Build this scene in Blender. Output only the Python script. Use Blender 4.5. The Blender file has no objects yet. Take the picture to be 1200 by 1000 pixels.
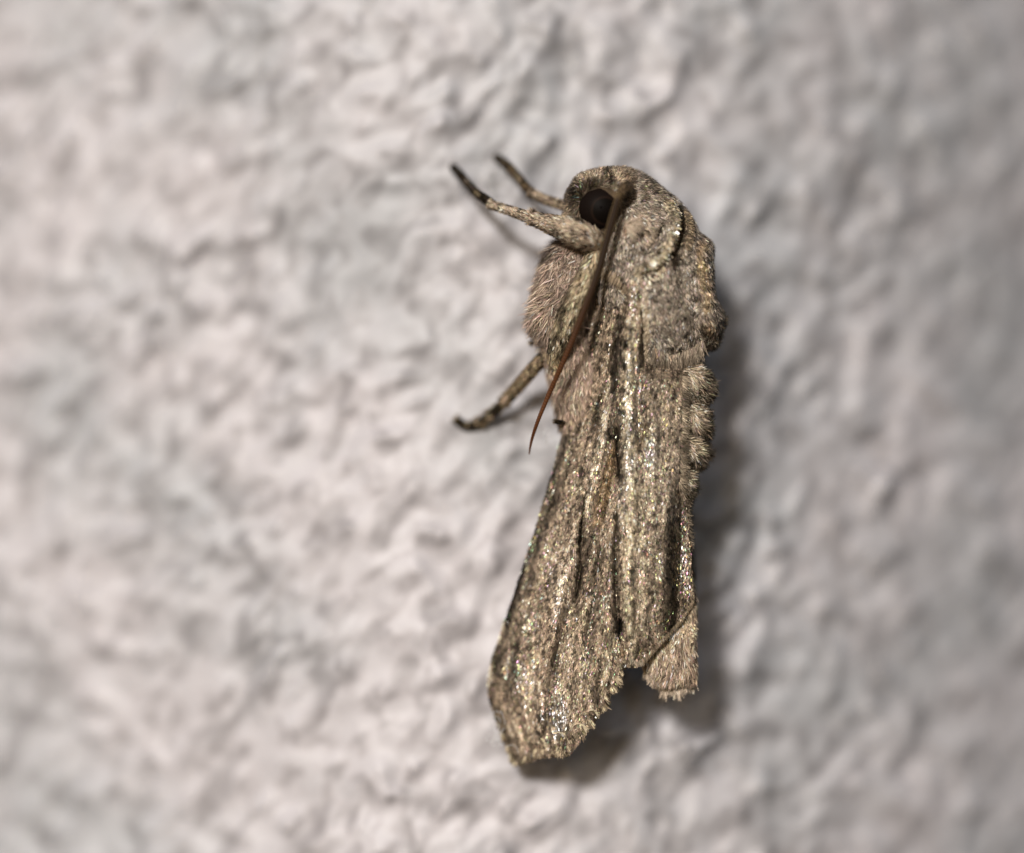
import bpy, math
import numpy as np

# ------------------------------------------------------------------ units
# 100 photo pixels = 1 unit.  Points are worked out as (x, y, h): x right, y down, h towards the viewer.
U = 0.01
def world(P):
    P = np.asarray(P, float)
    return np.stack([(P[..., 0] - 600) * U, -P[..., 2] * U, (500 - P[..., 1]) * U], -1)

scene = bpy.context.scene
COL = scene.collection

# ------------------------------------------------------------------ camera
cam_d = bpy.data.cameras.new('camera')
cam = bpy.data.objects.new('camera', cam_d); COL.objects.link(cam)
DIST = 45.0
cam.location = (0, -DIST, 0)
cam.rotation_euler = (math.radians(90), 0, 0)
cam_d.sensor_width = 36.0
cam_d.lens = 36.0 * DIST / 12.0
cam_d.clip_start = 0.5
cam_d.clip_end = 500
cam_d.dof.use_dof = True
cam_d.dof.focus_distance = DIST - 0.28
cam_d.dof.aperture_fstop = cam_d.lens * 1e-3 / 4.2
scene.camera = cam

# ------------------------------------------------------------------ light
SUN_EL = math.radians(23)
SUN_AZ = math.radians(16)          # to the left of the camera
to_sun = np.array([-math.sin(SUN_AZ) * math.cos(SUN_EL), -math.cos(SUN_AZ) * math.cos(SUN_EL), math.sin(SUN_EL)])
w = bpy.data.worlds.new('World'); scene.world = w; w.use_nodes = True
nt = w.node_tree
bg = nt.nodes['Background']
sky = nt.nodes.new('ShaderNodeTexSky'); sky.sky_type = 'NISHITA'; sky.sun_disc = False
sky.sun_elevation = SUN_EL
sky.sun_rotation = math.atan2(to_sun[0], to_sun[1])
sky.dust_density = 3.0
sky.ozone_density = 0.6
nt.links.new(sky.outputs[0], bg.inputs[0])
bg.inputs[1].default_value = 0.055
sun_d = bpy.data.lights.new('sun', 'SUN'); sun_d.energy = 3.2; sun_d.angle = math.radians(9)
sun_d.color = (1.0, 0.97, 0.945)
sun = bpy.data.objects.new('sun', sun_d); COL.objects.link(sun)
from mathutils import Vector
sun.rotation_euler = Vector(to_sun).to_track_quat('Z', 'Y').to_euler()
scene.view_settings.view_transform = 'Standard'
scene.view_settings.look = 'None'
scene.view_settings.exposure = 0.08
scene.view_settings.gamma = 1

# ------------------------------------------------------------------ numeric helpers
rng = np.random.default_rng(7)
_tab = rng.random((256, 256))
def vnoise(x, y, seed=0):
    x = np.asarray(x, float) + seed * 17.31; y = np.asarray(y, float) + seed * 9.77
    xi = np.floor(x).astype(int); yi = np.floor(y).astype(int)
    fx = x - xi; fy = y - yi
    fx = fx * fx * fx * (fx * (fx * 6 - 15) + 10); fy = fy * fy * fy * (fy * (fy * 6 - 15) + 10)
    g = lambda a, b: _tab[a % 256, b % 256]
    return ((g(xi, yi) * (1 - fx) + g(xi + 1, yi) * fx) * (1 - fy)
            + (g(xi, yi + 1) * (1 - fx) + g(xi + 1, yi + 1) * fx) * fy) * 2 - 1
def fbm(x, y, seed=0, octv=3, gain=.5):
    s = 0; a = 1; f = 1
    for k in range(octv):
        s = s + a * vnoise(x * f, y * f, seed + k * 3); a *= gain; f *= 2.03
    return s
def smooth(a, b, t):
    t = np.clip((t - a) / (b - a), 0, 1); return t * t * (3 - 2 * t)
def pl_dist(x, y, pts):
    """distance to a polyline and the position 0..1 along it"""
    pts = np.asarray(pts, float); best = np.full(np.shape(x), 1e9); pos = np.zeros(np.shape(x))
    seg = np.hypot(*np.diff(pts, axis=0).T); tot = seg.sum(); acc = 0
    for i in range(len(pts) - 1):
        ax, ay = pts[i]; bx, by = pts[i + 1]; dx, dy = bx - ax, by - ay
        t = np.clip(((x - ax) * dx + (y - ay) * dy) / (dx * dx + dy * dy + 1e-9), 0, 1)
        d = np.hypot(x - ax - t * dx, y - ay - t * dy)
        m = d < best
        best = np.where(m, d, best); pos = np.where(m, (acc + t * seg[i]) / tot, pos); acc += seg[i]
    return best, pos
def streak(x, y, pts, wd, taper=True):
    if len(pts) == 1:
        return np.exp(-((x - pts[0][0]) ** 2 + (y - pts[0][1]) ** 2) / wd ** 2)
    d, p = pl_dist(x, y, pts)
    ww = wd * (0.45 + 0.55 * np.sin(np.pi * np.clip(p, 0.02, .98)) ** .5) if taper else wd
    return np.exp(-(d / ww) ** 2)
def catmull(pts, n, closed=False):
    pts = np.asarray(pts, float); m = len(pts); out = []
    segs = m if closed else m - 1
    for i in range(segs):
        if closed: p0, p1, p2, p3 = pts[(i - 1) % m], pts[i], pts[(i + 1) % m], pts[(i + 2) % m]
        else: p0, p1, p2, p3 = pts[max(i - 1, 0)], pts[i], pts[i + 1], pts[min(i + 2, m - 1)]
        for t in np.linspace(0, 1, n, endpoint=False):
            out.append(.5 * (2 * p1 + (p2 - p0) * t + (2 * p0 - 5 * p1 + 4 * p2 - p3) * t * t + (3 * p1 - p0 - 3 * p2 + p3) * t ** 3))
    if not closed: out.append(pts[-1])
    return np.array(out)

# ------------------------------------------------------------------ mesh helpers
def link(name, me, mat, parent=None, **props):
    o = bpy.data.objects.new(name, me); COL.objects.link(o)
    if mat: me.materials.append(mat)
    if parent: o.parent = parent
    for k, v in props.items(): o[k] = v
    return o
def to_mesh(name, P, F, cols=None, tint=None, smooth_=True):
    V = world(P); me = bpy.data.meshes.new(name)
    F = np.asarray(F, np.int32); n, k = F.shape
    me.vertices.add(len(V)); me.vertices.foreach_set('co', V.astype(np.float32).ravel())
    me.loops.add(n * k); me.loops.foreach_set('vertex_index', F.ravel())
    me.polygons.add(n)
    me.polygons.foreach_set('loop_start', np.arange(0, n * k, k, dtype=np.int32))
    me.polygons.foreach_set('use_smooth', np.full(n, smooth_))
    me.update(calc_edges=True)
    for nm, c in (('Col', cols), ('Tint', tint)):
        if c is not None:
            a = me.color_attributes.new(nm, 'FLOAT_COLOR', 'POINT')
            c4 = np.ones((len(V), 4), np.float32); c4[:, :3] = c
            a.data.foreach_set('color', c4.ravel())
    return me
def grid_faces(nu, nv, wrap_v=False):
    i = np.arange(nu - 1)[:, None]; j = np.arange(nv if wrap_v else nv - 1)[None, :]
    a = i * nv + j; b = i * nv + (j + 1) % nv; c = (i + 1) * nv + (j + 1) % nv; d = (i + 1) * nv + j
    return np.stack([a, d, c, b], -1).reshape(-1, 4)
def orient(P, F, center):
    """turn faces so that normals (in x,y,h space) point away from the centre"""
    A = P[F[:, 0]]; n = np.cross(P[F[:, 1]] - A, P[F[:, -1]] - A)
    s = np.sum(n * (P[F].mean(1) - center), 1).sum()
    return F[:, ::-1] if s < 0 else F
# (x, y down, h towards viewer) is left-handed against world, so windings flip on export
def export_faces(F): return F[:, ::-1]

def inflated(outline, center, hf, hb, h0=0., disp=None, nr=26, per=6, power=1.0, tilt=(0, 0)):
    """closed rounded body whose silhouette is the outline"""
    ol = catmull(outline, per, True); n = len(ol); c = np.array(center, float)
    ph = np.linspace(0, np.pi, 2 * nr + 1)[1:-1]
    t = np.sin(ph)[:, None]; cz = np.cos(ph)[:, None]
    X = c[0] + t * (ol[:, 0] - c[0]); Y = c[1] + t * (ol[:, 1] - c[1])
    cc = np.sign(cz) * np.abs(cz) ** power
    Hh = h0 + np.where(cc > 0, hf, hb) * cc + tilt[0] * (X - c[0]) + tilt[1] * (Y - c[1])
    if disp is not None: Hh = Hh + disp(X, Y) * np.clip(cz, 0, 1) ** .5
    P = np.stack([X, Y, Hh * np.ones_like(X)], -1).reshape(-1, 3)
    F = grid_faces(2 * nr - 1, n, True)
    top = [c[0], c[1], h0 + hf + (disp(np.array([c[0]]), np.array([c[1]]))[0] if disp else 0)]
    bot = [c[0], c[1], h0 - hb]
    iT = len(P); P = np.vstack([P, [top, bot]])
    last = (2 * nr - 2) * n
    caps = [[iT, j, (j + 1) % n, iT] for j in range(n)]
    capb = [[iT + 1, last + (j + 1) % n, last + j, iT + 1] for j in range(n)]
    tri = np.array([[a[0], a[1], a[2]] for a in caps + capb])
    T = np.vstack([F[:, [0, 1, 2]], F[:, [0, 2, 3]]])
    T = orient(P, T, np.array([c[0], c[1], h0]))
    tri1 = orient(P, tri[:n], np.array([c[0], c[1], h0 - 1])); tri2 = orient(P, tri[n:], np.array([c[0], c[1], h0 + 1]))
    return P, np.vstack([T, tri1, tri2])

def tube(path, rad, n=14, flat=1.0, ends=True):
    """closed tapering tube; path (x,y,h)"""
    path = np.asarray(path, float); m = len(path); rad = np.asarray(rad, float)
    T = np.gradient(path, axis=0); T /= np.linalg.norm(T, axis=1)[:, None]
    up = np.array([0, 0, 1.]); S = np.cross(T, up); S /= np.linalg.norm(S, axis=1)[:, None] + 1e-9
    N = np.cross(S, T)
    a = np.linspace(0, 2 * np.pi, n, endpoint=False)
    P = path[:, None] + rad[:, None, None] * (np.cos(a)[None, :, None] * S[:, None] + flat * np.sin(a)[None, :, None] * N[:, None])
    P = P.reshape(-1, 3); F = grid_faces(m, n, True)
    Tt = np.vstack([F[:, [0, 1, 2]], F[:, [0, 2, 3]]])
    k = len(P); P = np.vstack([P, path[0], path[-1]])
    c0 = np.array([[k, (j + 1) % n, j] for j in range(n)]); c1 = np.array([[k + 1, (m - 1) * n + j, (m - 1) * n + (j + 1) % n] for j in range(n)])
    # winding: test on the first ring
    A = P[Tt[:, 0]]; nn = np.cross(P[Tt[:, 1]] - A, P[Tt[:, 2]] - A)
    ctr = path[np.clip(Tt[:, 0] // n, 0, m - 1)]
    if np.sum(nn * (P[Tt].mean(1) - ctr)) < 0: Tt = Tt[:, ::-1]
    else: c0, c1 = c0, c1
    return P, np.vstack([Tt, c0, c1])
def tube_path(pts, per=6):
    q = catmull(np.asarray(pts, float), per); return q[:, :3], q[:, 3]

def vnormals(P, T):
    A = P[T[:, 0]]; n = np.cross(P[T[:, 1]] - A, P[T[:, 2]] - A); N = np.zeros_like(P)
    for k in range(3): np.add.at(N, T[:, k], n)
    return N / (np.linalg.norm(N, axis=1)[:, None] + 1e-12)

def strands(p, n, d, L, W, lift, droop, roll, prof, cols, tint):
    """ribbons growing from p along d over the surface n; prof = [(s, width)]"""
    t = d - np.sum(d * n, 1)[:, None] * n
    t /= np.linalg.norm(t, axis=1)[:, None] + 1e-9
    s = np.cross(n, t)
    s = np.cos(roll)[:, None] * s + np.sin(roll)[:, None] * n
    V = []
    for q, wq in prof:
        c = p + L[:, None] * (q * np.cos(lift)[:, None] * t + (q * np.sin(lift) - droop * q * q)[:, None] * n) + .4 * n
        V += [c - s * (W * wq / 2)[:, None], c + s * (W * wq / 2)[:, None]]
    k = len(V); N = len(p)
    V = np.stack(V, 1).reshape(-1, 3)
    b = (np.arange(N) * k)[:, None]
    F = np.concatenate([b + np.array([[2 * i, 2 * i + 1, 2 * i + 3, 2 * i + 2]]) for i in range(k // 2 - 1)], 0)
    return V, F, np.repeat(cols, k, 0), np.repeat(tint, k, 0)

HAIR = [(0, .8), (.4, 1), (.75, .7), (1, .12)]
SCALE = [(0, .5), (.45, 1), (1, .8)]
def tints(n, amt=.5):
    h = rng.random((n, 1)) * 2 * np.pi
    c = 1 + amt * np.concatenate([np.cos(h), np.cos(h - 2.09), np.cos(h + 2.09)], 1) * rng.random((n, 1))
    g = np.clip(np.exp(rng.normal(-.9, .8, (n, 1))), .03, 1.6)
    return np.clip(c * np.array([1.0, .82, .58]) * g, 0.02, 1.1)
def coat(name, P, T, parent, mat, dens, dirfn, L, W, colfn, lift=.25, droop=.1, jit=.25, rolls=.3, prof=HAIR,
         back=-.35, var=.25, mask=None, lfn=None, liftj=.12, hue=.05, tint=.5):
    A, B, C = P[T[:, 0]], P[T[:, 1]], P[T[:, 2]]
    cr = np.cross(B - A, C - A); area = np.linalg.norm(cr, axis=1) / 2
    N = vnormals(P, T)
    n = int(area.sum() * dens)
    f = rng.choice(len(T), n, p=area / area.sum())
    r1 = np.sqrt(rng.random((n, 1))); r2 = rng.random((n, 1))
    w0, w1, w2 = 1 - r1, r1 * (1 - r2), r1 * r2
    p = w0 * A[f] + w1 * B[f] + w2 * C[f]
    nn = w0 * N[T[f, 0]] + w1 * N[T[f, 1]] + w2 * N[T[f, 2]]
    nn /= np.linalg.norm(nn, axis=1)[:, None] + 1e-9
    keep = nn[:, 2] > back
    if mask is not None: keep &= mask(p[:, 0], p[:, 1])
    p, nn = p[keep], nn[keep]; n = len(p)
    d = dirfn(p[:, 0], p[:, 1]); d = d / (np.linalg.norm(d, axis=1)[:, None] + 1e-9)
    a = rng.normal(0, jit, n) + .35 * fbm(p[:, 0] / 17, p[:, 1] / 17, 5, 2) * (jit / .25)
    d = np.stack([d[:, 0] * np.cos(a) - d[:, 1] * np.sin(a), d[:, 0] * np.sin(a) + d[:, 1] * np.cos(a), np.zeros(n)], 1)
    c = colfn(p[:, 0], p[:, 1])
    c = c * np.exp(rng.normal(0, var, (n, 1))) * np.exp(rng.normal(0, hue, (n, 3)))
    Ls = L * rng.uniform(.65, 1.3, n)
    if lfn is not None: Ls = Ls * lfn(p[:, 0], p[:, 1])
    V, F, cc, tt = strands(p, nn, d, Ls, W * rng.uniform(.7, 1.3, n), lift + rng.normal(0, liftj, n), droop,
                           rng.normal(0, rolls, n), prof, grade(c), np.clip(tints(n, tint) * gloss_map(p[:, 0], p[:, 1])[:, None], 0, 1.5))
    me = to_mesh(name, V, export_faces(F), cc, tt, False)
    return link(name, me, mat, parent, kind='stuff')

def grade(c, k=1.75, g=.575):
    c = np.maximum(c, .002); m = np.array([.306, .200, .132]); l = c.mean(-1, keepdims=True); lm = m.mean()
    chroma = (c / l) / (m / lm)
    return np.clip(m * (l / lm) ** k * chroma ** .85 * g, .002, .8)
def gloss_map(x, y):
    g = 0 * x
    for p_, w_, a_ in GLOSS: g = g + a_ * streak(x, y, p_, w_)
    return np.exp(-.05 + 1.5 * np.clip(g, 0, 1.4) + .9 * fbm(x / 11, y / 34, 15, 2))
GLOSS = [([(738, 390), (735, 470), (736, 540), (725, 620), (712, 640)], 13, 1.3), ([(762, 500), (760, 560)], 12, .9), ([(690, 560), (700, 520)], 6, 1), ([(660, 640), (652, 720)], 14, 1.3),
         ([(605, 780), (625, 860)], 22, .9), ([(655, 820), (650, 860)], 18, 1.3), ([(695, 375), (690, 410)], 12, .9), ([(670, 590), (690, 600)], 10, 1), ([(745, 690), (738, 660)], 8, .7),
         ([(783, 240), (790, 262), (784, 287), (760, 315), (750, 370)], 8, 1.4), ([(822, 300), (828, 350)], 10, 1.4), ([(800, 640), (803, 690)], 5, .8), ([(815, 530), (800, 560)], 10, 1.2), ([(808, 738)], 9, 1.4)]

def const_dir(dx, dy): return lambda x, y: np.stack([np.full_like(x, dx), np.full_like(x, dy)], 1)
def paint(x, y, base, feats, noise=None):
    c = np.ones((len(x), 3)) * np.array(base)
    if noise is not None: c = c * noise[:, None]
    for pts, wd, col, k in feats:
        a = np.clip(streak(x, y, pts, wd) * k, 0, 1)[:, None]
        c = c * (1 - a) + np.array(col) * a
    return c

# ------------------------------------------------------------------ materials
def mat_new(name):
    m = bpy.data.materials.new(name); m.use_nodes = True
    return m, m.node_tree, m.node_tree.nodes['Principled BSDF']
def scale_mat(name, rough, spec, metal=0.0, attr_tint=True):
    m, t, b = mat_new(name)
    a = t.nodes.new('ShaderNodeAttribute'); a.attribute_name = 'Col'
    t.links.new(a.outputs['Color'], b.inputs['Base Color'])
    b.inputs['Roughness'].default_value = rough
    b.inputs['Specular IOR Level'].default_value = spec
    b.inputs['Metallic'].default_value = metal
    if attr_tint:
        a2 = t.nodes.new('ShaderNodeAttribute'); a2.attribute_name = 'Tint'
        t.links.new(a2.outputs['Color'], b.inputs['Specular Tint'])
    return m
M_skin = scale_mat('moth_skin', .8, .2, 0, False)
_t = M_skin.node_tree; _g = _t.nodes.new('ShaderNodeGamma'); _g.inputs[1].default_value = 1.7  # darkened skin puts shade into the gaps between hairs and scales
_t.links.new(_t.nodes['Attribute'].outputs['Color'], _g.inputs[0]); _t.links.new(_g.outputs[0], _t.nodes['Principled BSDF'].inputs['Base Color'])
M_scale = scale_mat('glossy_wing_scales', .30, 1.0, .0)
M_hair = scale_mat('moth_hair', .38, .5, .0)
M_leg = scale_mat('leg_scales', .4, .35, .0)

m, t, b = mat_new('compound_eye')
tc = t.nodes.new('ShaderNodeTexCoord')
mp = t.nodes.new('ShaderNodeVectorMath'); mp.operation = 'SUBTRACT'; mp.inputs[1].default_value = (1.08, 0, 2.50)
fl = t.nodes.new('ShaderNodeVectorMath'); fl.operation = 'MULTIPLY'; fl.inputs[1].default_value = (1, 0, 1)
ln = t.nodes.new('ShaderNodeVectorMath'); ln.operation = 'LENGTH'
rp = t.nodes.new('ShaderNodeValToRGB')
t.links.new(tc.outputs['Object'], mp.inputs[0]); t.links.new(mp.outputs[0], fl.inputs[0]); t.links.new(fl.outputs[0], ln.inputs[0])
mr = t.nodes.new('ShaderNodeMath'); mr.operation = 'DIVIDE'; mr.inputs[1].default_value = .34
t.links.new(ln.outputs['Value'], mr.inputs[0]); t.links.new(mr.outputs[0], rp.inputs[0])
e = rp.color_ramp.elements
e[0].position = 0; e[0].color = (.0035, .0022, .0018, 1); e[1].position = 1; e[1].color = (.007, .004, .003, 1)
for p_, c_ in ((.40, (.004, .0028, .002, 1)), (.46, (.016, .009, .006, 1)), (.52, (.007, .0045, .0035, 1))):
    q = e.new(p_); q.color = c_
t.links.new(rp.outputs[0], b.inputs['Base Color'])
b.inputs['Roughness'].default_value = .55; b.inputs['Specular IOR Level'].default_value = .05
M_eye = m

m, t, b = mat_new('white_silk')
b.inputs['Base Color'].default_value = (.8, .8, .8, 1); b.inputs['Roughness'].default_value = .3
b.inputs['Alpha'].default_value = .55
M_silk = m

# rough painted plaster
m, t, b = mat_new('rough_painted_plaster')
tc = t.nodes.new('ShaderNodeTexCoord')
n1 = t.nodes.new('ShaderNodeTexNoise'); n1.inputs['Scale'].default_value = .45; n1.inputs['Detail'].default_value = 4
n2 = t.nodes.new('ShaderNodeTexNoise'); n2.inputs['Scale'].default_value = 9; n2.inputs['Detail'].default_value = 5
t.links.new(tc.outputs['Object'], n1.inputs['Vector']); t.links.new(tc.outputs['Object'], n2.inputs['Vector'])
r1 = t.nodes.new('ShaderNodeValToRGB')
r1.color_ramp.elements[0].position = .35; r1.color_ramp.elements[0].color = (.405, .405, .418, 1)
r1.color_ramp.elements[1].position = .62; r1.color_ramp.elements[1].color = (.52, .495, .508, 1)
mx = t.nodes.new('ShaderNodeMix'); mx.data_type = 'RGBA'; mx.blend_type = 'MULTIPLY'; mx.inputs['Factor'].default_value = .25
r2 = t.nodes.new('ShaderNodeValToRGB')
r2.color_ramp.elements[0].position = .3; r2.color_ramp.elements[0].color = (.72, .70, .69, 1)
r2.color_ramp.elements[1].position = .6; r2.color_ramp.elements[1].color = (1, 1, 1, 1)
t.links.new(n1.outputs['Fac'], r1.inputs[0]); t.links.new(n2.outputs['Fac'], r2.inputs[0])
t.links.new(r1.outputs[0], mx.inputs['A']); t.links.new(r2.outputs[0], mx.inputs['B'])
# light and shade of plaster bumps painted in as soft pale and grey flecks
mpg = t.nodes.new('ShaderNodeMapping'); mpg.vector_type = 'TEXTURE'
mpg.inputs['Rotation'].default_value = (0, math.radians(-48), 0); mpg.inputs['Scale'].default_value = (1.45, 1, 1)
t.links.new(tc.outputs['Object'], mpg.inputs['Vector'])
n3 = t.nodes.new('ShaderNodeTexNoise'); n3.inputs['Scale'].default_value = 3.3; n3.inputs['Detail'].default_value = 1.6; n3.inputs['Roughness'].default_value = .45
n3.inputs['Distortion'].default_value = .35
t.links.new(mpg.outputs[0], n3.inputs['Vector'])
r3 = t.nodes.new('ShaderNodeValToRGB'); r3.color_ramp.interpolation = 'B_SPLINE'
r3.color_ramp.elements[0].position = .3; r3.color_ramp.elements[0].color = (.54, .53, .525, 1)
r3.color_ramp.elements[1].position = .72; r3.color_ramp.elements[1].color = (1.55, 1.54, 1.54, 1)
q_ = r3.color_ramp.elements.new(.5); q_.color = (.93, .92, .918, 1)
t.links.new(n3.outputs['Fac'], r3.inputs[0])
mx2 = t.nodes.new('ShaderNodeMix'); mx2.data_type = 'RGBA'; mx2.blend_type = 'MULTIPLY'; mx2.inputs['Factor'].default_value = 1
t.links.new(mx.outputs['Result'], mx2.inputs['A']); t.links.new(r3.outputs[0], mx2.inputs['B'])
t.links.new(mx2.outputs['Result'], b.inputs['Base Color'])
b.inputs['Roughness'].default_value = .55; b.inputs['Specular IOR Level'].default_value = .5
M_wall = m

# ------------------------------------------------------------------ wall
def wall_base(x, y):
    # dome shaped to make brightness fall off rightwards and blur both sides of the feet
    l = np.maximum(520 - x, 0); ll = np.minimum(l, 150)
    r = np.maximum(x - 520, 0); rr = np.minimum(r, 900)
    return 82 + .0015 * ll ** 2 + .45 * (l - ll) + 0.00068 * rr ** 2 + 1.22 * (r - rr) - .03 * (y - 450)
def _relief(seed, lam, width, ang, el):
    """smooth random relief, 2 px per cell, repeating only after 2048 px: waves about lam px long, drawn out along ang"""
    g = np.random.default_rng(seed).normal(size=(1024, 1024))
    f = np.fft.fftfreq(1024, 2.0); fx, fy = np.meshgrid(f, f, indexing='ij')
    fu = (fx * math.cos(ang) - fy * math.sin(ang)) * el; fv = fx * math.sin(ang) + fy * math.cos(ang)
    r = np.hypot(fu, fv) * lam
    z = np.fft.ifft2(np.fft.fft2(g) * np.exp(-((r - 1) / width) ** 2)).real
    return z / z.std()
RELIEF = [(_relief(3, 44, .62, math.radians(48), 1.3), 2.4), (_relief(4, 29, .5, math.radians(75), 1.1), .3), (_relief(5, 85, .5, math.radians(35), 1.2), 3.6)]
def look(z, x, y):
    u = np.asarray(x) / 2.0; v = np.asarray(y) / 2.0; ui = np.floor(u).astype(int); vi = np.floor(v).astype(int); a_, b_ = u - ui, v - vi
    q = lambda i, j: z[i % 1024, j % 1024]
    return (q(ui, vi) * (1 - a_) + q(ui + 1, vi) * a_) * (1 - b_) + (q(ui, vi + 1) * (1 - a_) + q(ui + 1, vi + 1) * a_) * b_
def wall_bumps(x, y):
    wx = x + 14 * vnoise(x / 150, y / 150, 11); wy = y + 14 * vnoise(x / 150, y / 150, 12)
    mod = 1 + .45 * vnoise(x / 110, y / 110, 4)
    g = sum(a_ * 2.2 * np.expm1(.32 * np.clip(look(z, wx, wy), -3, 2.8)) for z, a_ in RELIEF)
    return g * mod + 13 * vnoise(x / 330, y / 280, 6)
gx = np.concatenate([np.arange(-2100, -160, 18), np.arange(-160, 1380, 3.5), np.arange(1380, 3300, 18)])
gy = np.concatenate([np.arange(-1900, -160, 18), np.arange(-160, 1180, 3.5), np.arange(1180, 2900, 18)])
GX, GY = np.meshgrid(gx, gy, indexing='ij')
BH = wall_bumps(GX, GY)
WY = wall_base(GX, GY) - BH
def wall_h(x, y): return -float(WY[np.searchsorted(gx, x), np.searchsorted(gy, y)])
P = np.stack([GX, GY, -WY], -1)
nu, nv = GX.shape
F = grid_faces(nu, nv)
A = P.reshape(-1, 3)[F[0]]
Pw = world(P.reshape(-1, 3)); q = Pw[F[0]]
if np.cross(q[1] - q[0], q[3] - q[0])[1] > 0: F = F[:, ::-1]
link('wall', to_mesh('wall', P.reshape(-1, 3), F), M_wall, None, kind='structure',
     label='rough pale grey plaster wall the moth rests on', category='wall')

# ------------------------------------------------------------------ the moth
moth = bpy.data.objects.new('moth', None); COL.objects.link(moth)
moth.location = world(np.array([700., 520., -60.]))
moth['label'] = 'grey brown furry moth with streaked folded wings resting head up on pale wall'
moth['category'] = 'moth'
def part(name, me, mat, parent=None, **k):
    o = link(name, me, mat, None, **k)
    if parent is None: parent = moth
    o.parent = parent
    bpy.context.view_layer.update()
    o.matrix_parent_inverse = parent.matrix_world.inverted()
    return o
bpy.context.view_layer.update()

CREAM = (.50, .42, .28); DARK = (.045, .034, .022); TAUPE = (.27, .21, .15); GREY = (.29, .245, .20)
ORANGE = (.36, .22, .09); BROWN = (.13, .09, .05); PINKY = (.36, .27, .21); BLACK = (.012, .009, .006)
GOLD = (.56, .46, .27)

# ---- wing surface ------------------------------------------------
def interp_pts(pts): 
    p = np.array(pts, float); return lambda y: np.interp(y, p[:, 1], p[:, 0])
LeftE = interp_pts([(702, 320), (697, 360), (688, 405), (676, 445), (667, 485), (656, 520), (647, 555), (633, 602), (618, 650), (604, 692), (590, 733),
                    (577, 772), (571, 798), (573, 818), (580, 840), (588, 864), (596, 884), (604, 899)])
Fold = interp_pts([(735, 320), (732, 360), (727, 400), (721, 440), (716, 480), (721, 520), (724, 560), (722, 620), (721, 680), (724, 730), (733, 770)])
RightL = interp_pts([(735, 320), (732, 360), (727, 400), (724, 440), (722, 480), (724, 520), (727, 560), (728, 620), (728, 680), (731, 730), (736, 762),
                     (730, 775), (697, 838), (690, 850), (675, 872), (666, 883), (640, 885), (618, 893), (604, 901)])
RightE = interp_pts([(800, 320), (806, 420), (805, 470), (803, 520), (803, 580), (806, 620), (810, 670), (813, 700)])

veins = [  # (polyline, half width, height)
    ([(700, 380), (682, 450), (668, 510), (640, 600), (612, 700), (588, 790)], 7, 3.5),
    ([(715, 400), (705, 450), (688, 500), (670, 560), (640, 640), (612, 740), (600, 830)], 6, 2.5),
    ([(722, 420), (712, 480), (703, 520), (690, 565), (672, 640), (655, 700), (640, 790), (632, 870)], 6, 5),
    ([(714, 540), (700, 600), (692, 660), (682, 740), (668, 860)], 5, 3.5),
    ([(718, 600), (706, 680), (700, 760), (690, 830)], 5, 3),
    ([(716, 660), (712, 740), (710, 800)], 4, 2.5),
    ([(660, 660), (648, 720), (640, 760)], 11, 4),
    ([(735, 380), (734, 440), (736, 520), (738, 600), (735, 680), (738, 750)], 8, 5),
    ([(762, 460), (765, 540), (758, 620), (752, 700), (754, 750)], 7, 3),
    ([(785, 450), (785, 520), (780, 600), (772, 680)], 7, 3),
    ([(700, 470), (690, 500), (678, 540)], 6, -4),
    ([(722, 400), (715, 470), (712, 505)], 5, -6),
    ([(690, 560), (682, 610), (680, 665), (674, 705)], 3.5, -5),
    ([(655, 560), (632, 625), (616, 690)], 5, -4),
    ([(722, 500), (723, 530), (724, 560)], 4, -6),
    ([(721, 600), (720, 680), (724, 735)], 4, -5),
    ([(755, 480), (748, 520)], 7, -4),
    ([(795, 580), (790, 640), (792, 700)], 12, -8),
]
def wing_shape(x, y):
    L = LeftE(y); R = np.interp(y, [320, 600, 700, 780, 900], [815, 818, 822, 800, 760])
    u = (x - L) / (R - L)
    ridge = -22 + 62 * np.sin(np.clip(u, -.1, 1.05) * 2.35 + .12) ** 1.0
    ridge = ridge - 22 * smooth(620, 900, y) * (1 - .6 * u)
    ridge = ridge + 26 * smooth(470, 345, y) * (1 - .5 * u)
    ridge = ridge - 45 * smooth(445, 405, y) * smooth(744, 764, x)
    for pts, wd, a in veins: ridge = ridge + 1.35 * a * streak(x, y, pts, wd)
    # fine corrugation converging on the wing base
    k = (x - L) / (np.maximum(R - L, 40))
    ridge = ridge + 2.6 * vnoise(k * 17, y / 260, 21) + 1.6 * vnoise(k * 34, y / 120, 22) + .8 * vnoise(x / 9, y / 30, 23)
    return ridge
def sheet(yr, fl, fr, n_u, hfun, thick=3.0):
    ys = np.arange(*yr); u = np.linspace(0, 1, n_u)
    Lx, Rx = fl(ys)[:, None], fr(ys)[:, None]
    X = Lx + u * (Rx - Lx); Y = ys[:, None] + 0 * X; H = hfun(X, Y)
    P1 = np.stack([X, Y, H], -1).reshape(-1, 3); P2 = P1 - [0, 0, thick]
    nu, nv = X.shape; F = grid_faces(nu, nv); T = np.vstack([F[:, [0, 1, 2]], F[:, [0, 2, 3]]])
    a = P1[T[0]]
    if np.cross(a[1] - a[0], a[2] - a[0])[2] < 0: T = T[:, ::-1]
    N = len(P1)
    ring = np.concatenate([np.arange(nv), np.arange(1, nu) * nv + nv - 1, (nu - 1) * nv + np.arange(nv - 2, -1, -1), np.arange(nu - 2, 0, -1) * nv])
    r2 = np.roll(ring, -1)
    side = np.vstack([np.stack([ring, r2, r2 + N], 1), np.stack([ring, r2 + N, ring + N], 1)])
    return P1, T, np.vstack([P1, P2]), np.vstack([T, T[:, ::-1] + N, side])

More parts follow.
